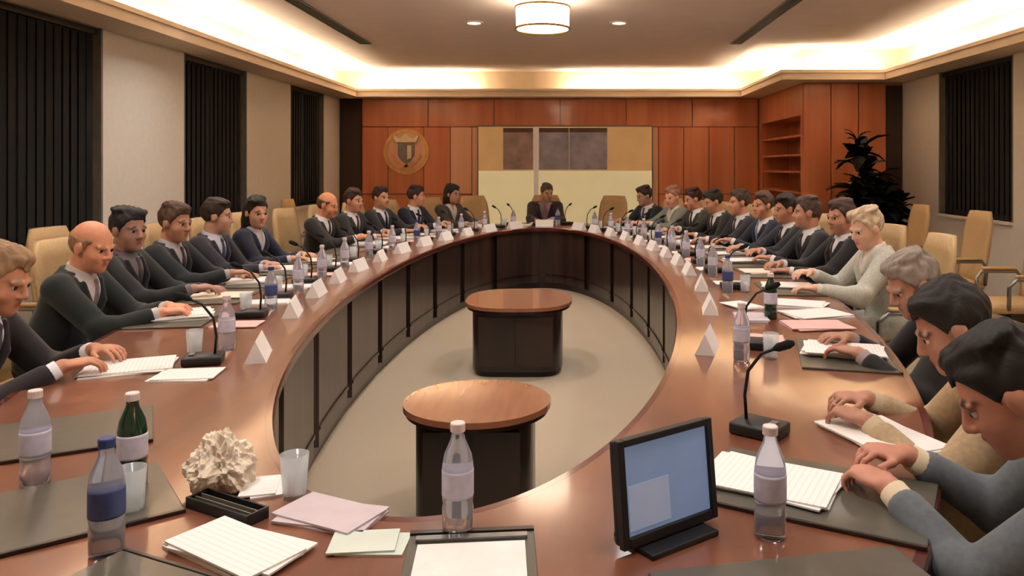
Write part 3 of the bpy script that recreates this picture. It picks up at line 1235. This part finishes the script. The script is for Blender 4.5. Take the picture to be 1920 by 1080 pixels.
    if glasses:
        bm = NB()
        for sg in (-1, 1):
            pts = [Vector(hd((sg * .033 + .022 * math.cos(a), .102 - .006 * abs(math.cos(a)), .002 + .017 * math.sin(a)))) for a in [2 * PI * k / 14 for k in range(15)]]
            tube(bm, pts, .0016, 6)
            tube(bm, [Vector(hd((sg * .055, .096, .006))), Vector(hd((sg * .082, .0, .008)))], .0016, 6)
        tube(bm, [Vector(hd((-.011, .1015, .005))), Vector(hd((.011, .1015, .005)))], .0016, 6)
        bobj('glasses', bm, M_BLACK, root)
    return root


def seat_pose(deg, off=.38):
    th = math.radians(deg)
    ex, ey = ell(th, AO, BO)
    nx, ny = norm(th)
    rz = math.atan2(nx, -ny)          # local +y looks along (-nx, -ny)
    return ex + nx * off, ey + ny * off, rz


BLK = (27, 27, 30)
NAVY = (28, 32, 52)
CHAR = (42, 40, 42)
GRN = (24, 31, 30)
BRN = (48, 36, 30)
DK = (30, 22, 18)
# deg, label, short phrase, options
PEOPLE = [
    (214.25, 'man in dark suit and white shirt cut off at the left frame edge', 'the man cut off at the left edge',
     dict(lean=.40, h=.0055, hpitch=.35, hyaw=-.25, skin=(178, 120, 92), hair=(150, 118, 88), style='short', suit=(34, 27, 31), shirt=(226, 226, 232), tie=(70, 70, 84), hl=(-.1, .52, .80), hr=(.16, .50, .80))),
    (201.46, 'balding man with a bright forehead in dark green-black suit, second at left', 'the balding man at left',
     dict(lean=.30, h=.0055, hpitch=.28, hyaw=-.35, skin=(214, 142, 110), hair=(150, 116, 84), style='balding', suit=GRN, shirt=(196, 190, 190), tie=(120, 104, 108), hl=(-.06, .52, .80), hr=(.10, .54, .80), fat=1.08)),
    (193.6, 'dark haired man in black suit, third along the left side', 'the third person at left',
     dict(lean=.12, h=.0065, hpitch=.1, hyaw=-.5, skin=(120, 92, 86), hair=(34, 26, 28), suit=(26, 26, 29), shirt=(110, 102, 108), tie=(60, 56, 64))),
    (186.8, 'brown haired man in near black suit, fourth along the left side', 'the fourth person at left',
     dict(lean=.12, h=.0075, hpitch=.15, hyaw=-.3, skin=(150, 106, 82), hair=(104, 72, 50), suit=(27, 30, 34), shirt=(170, 160, 160), tie=(50, 44, 52))),
    (180.0, 'person with dark brown hair in dark suit, fifth along the left side', 'the fifth person at left',
     dict(lean=.14, h=.0075, hpitch=.1, hyaw=.2, skin=(168, 130, 112), hair=(58, 36, 22), suit=(44, 42, 50), shirt=(190, 190, 206), tie=(60, 60, 90))),
    (172.8, 'woman with long dark brown hair in navy jacket, sixth at left', 'the woman in navy at left',
     dict(lean=.2, h=.0075, hpitch=.15, hyaw=-.6, skin=(190, 144, 118), hair=(48, 28, 16), style='long', suit=NAVY, shirt=(190, 186, 196), female=True)),
    (157.15, 'man with a ruddy face in dark suit beside the empty left chair', 'the ruddy man beside the empty chair',
     dict(lean=.1, hyaw=-.1, skin=(206, 130, 88), hair=(120, 74, 44), style='balding', suit=(40, 36, 34), tie=(70, 60, 54))),
    (149.25, 'man in charcoal suit, eighth along the left side', 'the eighth person at left',
     dict(lean=.12, hyaw=.1, skin=(170, 120, 96), hair=(84, 52, 44), suit=(44, 42, 44))),
    (140.75, 'man in dark grey suit with dark tie, ninth at left', 'the ninth person at left',
     dict(lean=.1, hyaw=-.1, skin=(176, 126, 98), hair=(66, 40, 34), suit=(40, 40, 46), tie=(20, 24, 50))),
    (131.47, 'man in navy suit with blue tie, tenth at left', 'the tenth person at left',
     dict(lean=.12, hyaw=.15, skin=(180, 128, 96), hair=(74, 44, 38), suit=(34, 36, 50), tie=(16, 20, 60))),
    (119.32, 'black haired person in dark clothes, last on the left side', 'the last person at left',
     dict(lean=.1, hyaw=0, skin=(150, 116, 96), hair=(32, 26, 20), style='long', suit=(64, 58, 54), shirt=(196, 188, 180), female=True)),
    (90.1, 'man in dark suit alone at the far head of the table', 'the man at the far head of the table',
     dict(lean=.1, hyaw=0, skin=(140, 118, 92), hair=(96, 84, 62), suit=(40, 26, 34), shirt=(128, 108, 116), tie=(110, 90, 100))),
    (56.0, 'man in blue black suit, farthest on the right side', 'the farthest person at right',
     dict(lean=.1, hyaw=.1, skin=(140, 104, 84), hair=(70, 48, 40), suit=(30, 34, 38))),
    (47.6, 'woman in pale grey jacket, second farthest on the right side', 'the woman in pale grey at right',
     dict(lean=.1, hyaw=0, skin=(222, 168, 148), hair=(150, 110, 90), style='bun', suit=(126, 126, 116), shirt=(200, 200, 190), female=True)),
    (39.6, 'man with reddish brown hair, third farthest on the right side', 'the third farthest person at right',
     dict(lean=.1, hyaw=.1, skin=(190, 134, 104), hair=(92, 44, 24), suit=(52, 48, 40))),
    (32.1, 'man in dark olive suit, fourth farthest on the right side', 'the fourth farthest person at right',
     dict(lean=.1, hyaw=0, skin=(176, 126, 92), hair=(50, 44, 26), suit=(38, 34, 26))),
    (25.0, 'man in charcoal suit, fifth farthest on the right side', 'the fifth farthest person at right',
     dict(lean=.12, hyaw=.1, skin=(190, 134, 100), hair=(92, 74, 60), suit=(40, 36, 40))),
    (18.2, 'man in navy suit and pale tie, sixth farthest at right', 'the sixth farthest person at right',
     dict(lean=.1, hyaw=.2, skin=(188, 130, 98), hair=(110, 80, 62), suit=(34, 36, 50), tie=(120, 128, 150))),
    (11.6, 'man with dark brown hair in black suit, mid right side', 'the dark haired man mid right',
     dict(lean=.1, hyaw=.1, h=.009, skin=(170, 116, 92), hair=(52, 28, 22), suit=(32, 29, 33))),
    (5.0, 'man in charcoal suit, second beyond the pale jacket woman', 'the man in charcoal mid right',
     dict(lean=.12, hyaw=0, h=.0085, skin=(176, 124, 100), hair=(112, 84, 72), suit=(40, 37, 40))),
    (-1.6, 'brown haired man in black suit beside the pale jacket woman', 'the man beside the pale jacket woman',
     dict(lean=.1, hyaw=.3, h=.0075, skin=(150, 108, 90), hair=(104, 76, 66), suit=(30, 27, 28))),
    (-10.19, 'woman with fair hair in a pale grey white jacket at right', 'the pale jacket woman',
     dict(lean=.12, hyaw=.4, h=.0075, skin=(226, 186, 164), hair=(206, 182, 152), style='short', suit=(186, 184, 172), shirt=(214, 206, 196), female=True, hl=(-.2, .48, .79))),
    (-31.65, 'grey haired man in black suit leaning over the right side of table', 'the grey haired man at right',
     dict(lean=.56, h=.0055, hpitch=.5, hyaw=.3, skin=(146, 104, 88), hair=(146, 134, 124), suit=(30, 27, 29), shirt=(150, 132, 132), tie=(60, 28, 34), hl=(-.14, .55, .795), hr=(.14, .56, .795), fat=1.05)),
    (-44.0, 'man in beige jacket half hidden behind the man in grey suit', 'the man in beige jacket',
     dict(lean=.55, h=.0065, hpitch=.5, hyaw=.1, skin=(140, 96, 80), hair=(44, 34, 30), suit=(176, 152, 120), shirt=(190, 170, 140), open_shirt=True, hl=(-.1, .56, .79), hr=(.12, .56, .79), curl=.5)),
    (-54.0, 'dark haired man in blue grey suit reading papers at the right edge', 'the man in blue grey suit',
     dict(lean=.52, h=.005, hpitch=.62, hyaw=.12, skin=(156, 100, 86), hair=(34, 28, 27), suit=(92, 98, 104), shirt=(206, 188, 160), open_shirt=True, hl=(.02, .56, .795), hr=(.20, .54, .81), curl=.55, fat=1.05, off=.46)),
]

SEATS = []
for deg, label, ref, kw in PEOPLE:
    x, y, rz = seat_pose(deg, kw.pop('off', .38))
    jr = random.Random(int(deg * 10))
    if 'hl' not in kw:
        kw['hl'] = (-.12 + jr.uniform(-.05, .07), .46 + jr.uniform(-.05, .05), .785 + max(0, jr.uniform(-.05, .06)))
    if 'hr' not in kw:
        kw['hr'] = (.12 + jr.uniform(-.07, .05), .46 + jr.uniform(-.05, .05), .785 + max(0, jr.uniform(-.05, .06)))
    if 'hpitch' not in kw:
        kw['hpitch'] = jr.uniform(0, .35)
        kw['hyaw'] += jr.uniform(-.45, .45)
        kw['lean'] += jr.uniform(-.05, .08)
    person(x, y, rz, label, **kw)
    back = kw.get('lean', .1)
    place_chair(x, y, rz, 'beige leather chair under ' + ref)
    SEATS.append((deg, ref, True))
for deg, ref in ((165.2, 'the gap beside the woman in navy'), (107, 'the gap left of the far head'), (74, 'the gap right of the far head')):
    x, y, rz = seat_pose(deg, .42)
    place_chair(x, y, rz, 'empty beige leather chair in ' + ref)
    SEATS.append((deg, ref, False))


for x, y, rz, t in ((3.45, 7.1, PI / 2, 'beige leather chair by the right wall below the pale column'), (3.4, 6.0, PI / 2, 'beige leather chair by the right wall, second from the plant'),
                    (3.45, 8.3, PI / 2, 'beige leather chair by the right wall under the dark window'), (-3.2, 4.35, -PI / 2, 'beige leather chair by the left wall under the nearest dark window'),
                    (-3.2, 5.2, -PI / 2, 'beige leather chair by the left wall behind the balding man'), (-3.2, 9.6, -PI / 2, 'beige leather chair by the left wall before the second pale column')):
    place_chair(x, y, rz, t)


# ------------------------------------------------------------------ things on the table
def on_table(deg, inward, lateral):
    """point on the top, measured inwards from the outer edge and sideways; local +y looks to the middle"""
    th = math.radians(deg)
    ex, ey = ell(th, AO, BO)
    nx, ny = norm(th)
    rx, ry = -ny, nx
    rz = math.atan2(nx, -ny)
    cx_, sx_ = math.cos(rz), math.sin(rz)
    return ex - nx * inward + cx_ * lateral, ey - ny * inward + sx_ * lateral, rz


PROTO = {}


def proto_copy(key, build):
    if key not in PROTO:
        PROTO[key] = build()
        return PROTO[key]
    return copy_tree(PROTO[key])


def bottle(kind='clear'):
    e = empty('water_bottle' if kind != 'green' else 'glass_bottle', (0, 0, 0))
    bm = NB()
    lathe(bm, [(.026, 0), (.031, .004), (.032, .05), (.030, .06), (.032, .07), (.032, .135), (.028, .16), (.015, .19), (.013, .2), (.013, .206)], 18)
    bobj('bottle_body', bm, M_BOTTLE if kind != 'green' else M_BGREEN, e, True)
    bm = NB()
    lathe(bm, [(.0325, .075), (.0328, .08), (.0328, .125), (.0325, .13)], 18)
    bobj('bottle_label', bm, M_LABELB if kind == 'blue' else M_LABEL, e, True)
    bm = NB()
    lathe(bm, [(.0155, .2065), (.0155, .222), (.014, .224)], 14)
    bobj('bottle_cap', bm, M_CAPB if kind == 'blue' else M_CAP, e)
    return e


def glass():
    e = empty('drinking_glass', (0, 0, 0))
    bm = NB()
    lathe(bm, [(.024, 0), (.026, .002), (.032, .1), (.0305, .1), (.025, .012)], 18)
    bobj('glass_wall', bm, M_GLASSW, e, True)
    bm = NB()
    lathe(bm, [(.0245, .0125), (.0285, .06)], 18)
    bobj('water', bm, M_WATER, e, True)
    return e


def microphone():
    e = empty('gooseneck_microphone', (0, 0, 0))
    bm = NB()
    box(bm, (-.055, -.07, 0), (.055, .07, .035), .008)
    bobj('mic_base', bm, M_BLACK, e, True)
    bm = NB()
    pts = [(0, .04, .034), (0, .045, .10), (0, .035, .17), (0, -.005, .225), (0, -.045, .245)]
    tube(bm, pts, .005, 8)
    bobj('gooseneck', bm, M_BLACK, e, True)
    bm = NB()
    tube(bm, [(0, -.043, .244), (0, -.055, .25), (0, -.085, .263), (0, -.1, .269)], [.006, .012, .013, .007], 10)
    bobj('foam_head', bm, M_RUBBER, e, True)
    bm = NB()
    box(bm, (-.02, -.05, .0352), (.02, -.03, .04), .002)
    bobj('talk_button', bm, M_STEEL, e)
    return e


def nameplate():
    e = empty('name_plate', (0, 0, 0))
    bm = NB()
    pts = [(-.04, 0), (.04, 0), (0, .085)]
    a = [bm.verts.new((-.11, y, z)) for y, z in pts]
    b = [bm.verts.new((.11, y, z)) for y, z in pts]
    bm.faces.new(a)
    bm.faces.new(b[::-1])
    for i in range(3):
        bm.faces.new((a[i], a[(i + 1) % 3], b[(i + 1) % 3], b[i]))
    bobj('card', bm, M_PAPER, e)
    return e


def papers(n=3, m=None, w=.21, h_=.297, key=0):
    e = empty('paper_stack', (0, 0, 0))
    rnd = random.Random(key)
    for i in range(n):
        bm = NB()
        box(bm, (-w / 2, -h_ / 2, i * .0042), (w / 2, h_ / 2, i * .0042 + .004))
        o = bobj('sheet', bm, m or M_PAPER, e)
        o.rotation_euler = (0, 0, rnd.uniform(-.12, .12))
        o.location = (rnd.uniform(-.012, .012), rnd.uniform(-.012, .012), 0)
    if m is None or m is M_PAPER:
        o.data.materials[0] = M_PRINT
    return e


def pad():
    e = empty('desk_pad', (0, 0, 0))
    bm = NB()
    box(bm, (-.25, -.17, 0), (.25, .17, .008), .003)
    bobj('pad_sheet', bm, M_PAD, e)
    bm = NB()
    box(bm, (-.25, -.180, 0), (.25, -.1702, .009), .002)
    bobj('pad_front_edge', bm, M_DARK, e)
    return e


def put(o, p, rz, label, cat, group, z=ZT):
    o.location = (p[0], p[1], z)
    o.rotation_euler = (0, 0, rz)
    tag(o, label, cat, group)
    return o


rnd = random.Random(3)
for i, (deg, ref, occ) in enumerate(SEATS):
    near = deg in (-54.0, -44.0)
    bare = deg in (107, 74)
    haspad = not near and i and (deg > 150 or deg < 20)
    short = ref
    def place(o, inward, lat, text, cat, group, dr=0., z=ZT):
        x, y, rz = on_table(deg, inward, lat)
        return put(o, (x, y), rz + dr, text + short, cat, group, z)
    prep = 'before ' if occ else 'by '
    if not near:
        place(proto_copy('mic', microphone), .55 if not bare else .34, .05 + rnd.uniform(-.04, .04), 'black gooseneck microphone ' + prep, 'microphone', 'table microphones')
        if not bare:
            place(proto_copy('plate', nameplate), .74, -.02, 'white folded name card ' + prep, 'name card', 'folded name cards', rnd.uniform(-.1, .1))
    kb = 'blue' if i % 5 == 1 else 'clear'
    if not near and not bare:
        place(proto_copy('bot' + kb, lambda: bottle(kb)), .60, -.17 + rnd.uniform(-.02, .02), 'clear plastic water bottle ' + prep if kb == 'clear' else 'water bottle with blue label ' + prep, 'bottle', 'water bottles')
        place(proto_copy('glass', glass), .49, -.12, 'drinking glass of water ' + prep, 'glass', 'drinking glasses')
    v = i % 3
    if haspad:
        place(proto_copy('pad', pad), .21, 0, 'grey green desk pad ' + prep, 'desk pad', 'desk pads')
    if occ and deg != -44.0:
        place(proto_copy('pap%d' % v, lambda: papers((3, 5, 2)[v], (M_PAPER, M_PAPER, M_PAPER2)[v], key=v)), (.21 if i else .30) if not near else .36, .02 + rnd.uniform(-.03, .05), ('loose stack of white papers ', 'thick stack of white papers ', 'thin stack of cream papers ')[v] + 'before ', 'papers', 'stacks of papers', rnd.uniform(-.3, .3), ZT + .0085 if haspad or deg == -54.0 else ZT)
        if not near:
            place(proto_copy('papx%d' % v, lambda: papers(2, (M_PAPER, M_PINK, M_PAPER)[v], .148, .21, key=9 + v)), .53, .215, ('small white booklet to the right of ', 'small pink booklet to the right of ', 'small white leaflet to the right of ')[v], 'booklet', 'small booklets', rnd.uniform(-.25, .25))



# ------------------------------------------------------------------ near end of the table
def monitor():
    e = empty('table_monitor', (.20, 1.56, ZT), math.atan2(.14, .195), 'small black monitor with a blue lit screen on the near table end', 'monitor')
    T = .10
    bm = NB()
    Mx = Matrix.Translation((0, 0, .012)) @ Matrix.Rotation(-T, 4, 'X')
    w, hh = .128, .205
    for lo, hi in (((-w, 0), (-w + .016, hh)), ((w - .016, 0), (w, hh)), ((-w + .016, 0), (w - .016, .02)), ((-w + .016, hh - .014), (w - .016, hh))):
        box(bm, (lo[0], -.012, lo[1]), (hi[0], .004, hi[1]), .002, Mx)
    bobj('bezel', bm, M_BLACK, e)
    bm = NB()
    box(bm, (-w + .002, .0045, .003), (w - .002, .022, hh - .003), .006, Mx)
    bobj('back_shell', bm, M_BLACK, e)
    m = mat('monitor_screen', rgb(110, 128, 160), .3, var=.12, scale=7, emit=rgb(122, 142, 176), estr=.28)
    bm = NB()
    box(bm, (-w + .017, -.006, .021), (w - .017, .003, hh - .015), 0, Mx)
    sc = bobj('screen', bm, m, e)
    m2 = mat('monitor_window', rgb(140, 150, 172), .3, var=.1, scale=9, emit=rgb(150, 160, 184), estr=.28)
    bm = NB()
    box(bm, (-w + .022, -.0075, .03), (.0, -.0062, hh - .09), 0, Mx)
    bobj('screen_window', bm, m2, sc)
    bm = NB()
    box(bm, (-.09, -.05, 0), (.09, .07, .011), .003)
    bobj('stand_base', bm, M_BLACK, e)
    bm = NB()
    box(bm, (-.03, .02, .0112), (.03, .04, .12), .004)
    bobj('stand_neck', bm, M_BLACK, e)


monitor()

put(proto_copy('botclear', bottle), (-1.26, 1.82), .4, 'clear water bottle nearest the left frame edge', 'bottle', 'water bottles')
put(proto_copy('botblue', lambda: bottle('blue')), (-.90, 1.50), .2, 'water bottle with blue label beside the orange wood patch near left', 'bottle', 'water bottles')
put(proto_copy('botclear', bottle), (-.232, 1.59), 1.2, 'clear water bottle at the middle of the near table rim', 'bottle', 'water bottles')
put(proto_copy('botclear', bottle), (.405, 1.57), .7, 'clear water bottle right of the blue screen monitor', 'bottle', 'water bottles')
put(proto_copy('botgreen', lambda: bottle('green')), (-1.02, 1.80), 0, 'dark green glass bottle on the near left of the table', 'bottle', 'water bottles')
put(proto_copy('glass', glass), (-.95, 1.67), 0, 'drinking glass beside the dark green bottle', 'glass', 'drinking glasses')
put(proto_copy('glass', glass), (-.625, 1.75), 0, 'drinking glass at the inner rim beside the cream napkin', 'glass', 'drinking glasses')
put(proto_copy('mic', microphone), (.53, 2.17), .9, 'black gooseneck microphone behind the monitor at right', 'microphone', 'table microphones')
for x, y, rz, t, in ((-1.14, 1.665, .65, 'grey green desk pad at the lower left frame edge'), (-1.44, 2.14, .5, 'grey green desk pad before the man cut off at left'),
                     (.56, 1.78, -.5, 'grey green desk pad beneath the papers of the man in blue grey suit'), (-.71, 1.24, -.42 + PI, 'grey green desk pad cut by the bottom frame edge left of middle'),
                     (.42, 1.30, .2, 'grey green desk pad at the bottom edge before the blue screen monitor')):
    put(proto_copy('pad', pad), (x, y), rz, t, 'desk pad', 'desk pads')


def folder():
    e = empty('open_folder', (-.185, 1.41, ZT), .09, 'grey green folder holding a white sheet at the bottom middle', 'folder')
    bm = NB()
    box(bm, (-.125, -.16, 0), (.125, .16, .006), .002)
    bobj('cover', bm, M_PAD, e)
    B('sheet', (-.105, -.15, .0062), (.105, .115, .009), M_PAPER, e)
    B('clip_bar', (-.11, .125, .0062), (.11, .142, .014), M_STEEL, e)
    B('spine', (-.125, .1605, 0), (.125, .175, .010), M_DARK, e)


folder()
put(papers(4, M_PAPER, .26, .13, 4), (-.65, 1.505), -.5, 'stack of white papers left of the bottom middle folder', 'papers', 'stacks of papers')
put(papers(2, mat('pale_green_paper', rgb(206, 214, 204), .8, var=.04), .13, .09, 8), (-.40, 1.54), .05, 'small pale green sheet between the folder and white papers', 'papers', 'stacks of papers')
put(proto_copy('pap0', papers), (.86, 2.14), .3, 'bright white sheet held by the man in beige jacket', 'papers', 'stacks of papers')
M_LILAC = mat('lilac_paper', rgb(196, 182, 188), .7, var=.05, scale=20)
e = papers(3, M_LILAC, .21, .12, 5)
put(e, (-.52, 1.645), -.34, 'pale lilac leaflets at the near inner rim left of middle', 'papers', 'stacks of papers')
e = papers(2, M_PAPER, .08, .11, 6)
put(e, (-.71, 1.80), .3, 'white card lying beside the cream napkin', 'papers', 'stacks of papers')


def file_tray():
    e = empty('document_tray', (-.745, 1.675, ZT), -.5, 'low black document tray between the lilac leaflets and white papers', 'tray')
    e.scale = (.9, .8, .8)
    B('tray_floor', (-.11, -.035, 0), (.11, .035, .005), M_BLACK, e)
    for lo, hi in (((-.11, -.035), (-.104, .035)), ((.104, -.035), (.11, .035)), ((-.104, .029), (.104, .035)), ((-.104, -.035), (.104, -.029))):
        B('tray_wall', (lo[0], lo[1], .0052), (hi[0], hi[1], .03), M_BLACK, e)
    for i in range(2):
        B('divider', (-.104, -.012 + i * .02, .0052), (.104, -.009 + i * .02, .026), M_GREYMET, e)


file_tray()


def napkin():
    e = empty('crumpled_napkin', (-.815, 1.80, ZT), 0, 'crumpled cream paper napkin at the near left of the table', 'napkin')
    bm = NB()
    bmesh.ops.create_icosphere(bm, subdivisions=5, radius=1)
    from mathutils import noise
    for v in bm.verts:
        p = v.co.copy()
        n1 = noise.noise(p * 1.7 + Vector((3, 1, 7)))
        n2 = abs(noise.noise(p * 4.0))
        n3 = abs(noise.noise(p * 9.0 + Vector((5, 5, 5))))
        r = 1 + .35 * n1 - .35 * n2 - .12 * n3
        taper = 1 - .35 * max(0, p.z)
        v.co = Vector((p.x * .082 * r * taper, p.y * .07 * r * taper, max(0, .055 + p.z * .085 * r)))
    bobj('napkin_paper', bm, M_PAPER2, e)


napkin()


# loose papers on the stretch of table between the pale jacket woman and the grey haired man
for inw, lat, w, hh, m, dr, t in ((.22, .02, .21, .297, M_PAPER, .4, 'large white papers on the bare stretch of the right table side'), (.27, .30, .21, .29, M_PAPER, -.3, 'white papers beside the pale jacket woman'),
                                  (.26, -.27, .20, .28, M_PINK, .25, 'pink papers on the bare stretch of the right table side'), (.55, -.12, .21, .15, M_LILAC, .1, 'pale lilac leaflets on the bare stretch of the right table side'),
                                  (.56, .2, .2, .14, M_PAPER, .5, 'small white papers inward of the bare right table stretch')):
    x, y, rz = on_table(-20.6, inw, lat)
    put(papers(3, m, w, hh, int(lat * 100) + 40), (x, y), rz + dr, t, 'papers', 'stacks of papers')
x, y, rz = on_table(-20.6, .74, .04)
put(proto_copy('plate', nameplate), (x, y), rz, 'white folded name card on the bare right table stretch', 'name card', 'folded name cards')
x, y, rz = on_table(-22.6, .45, .04)
put(proto_copy('botgreen', lambda: bottle('green')), (x, y), rz, 'dark green glass bottle on the bare right table stretch', 'bottle', 'water bottles')
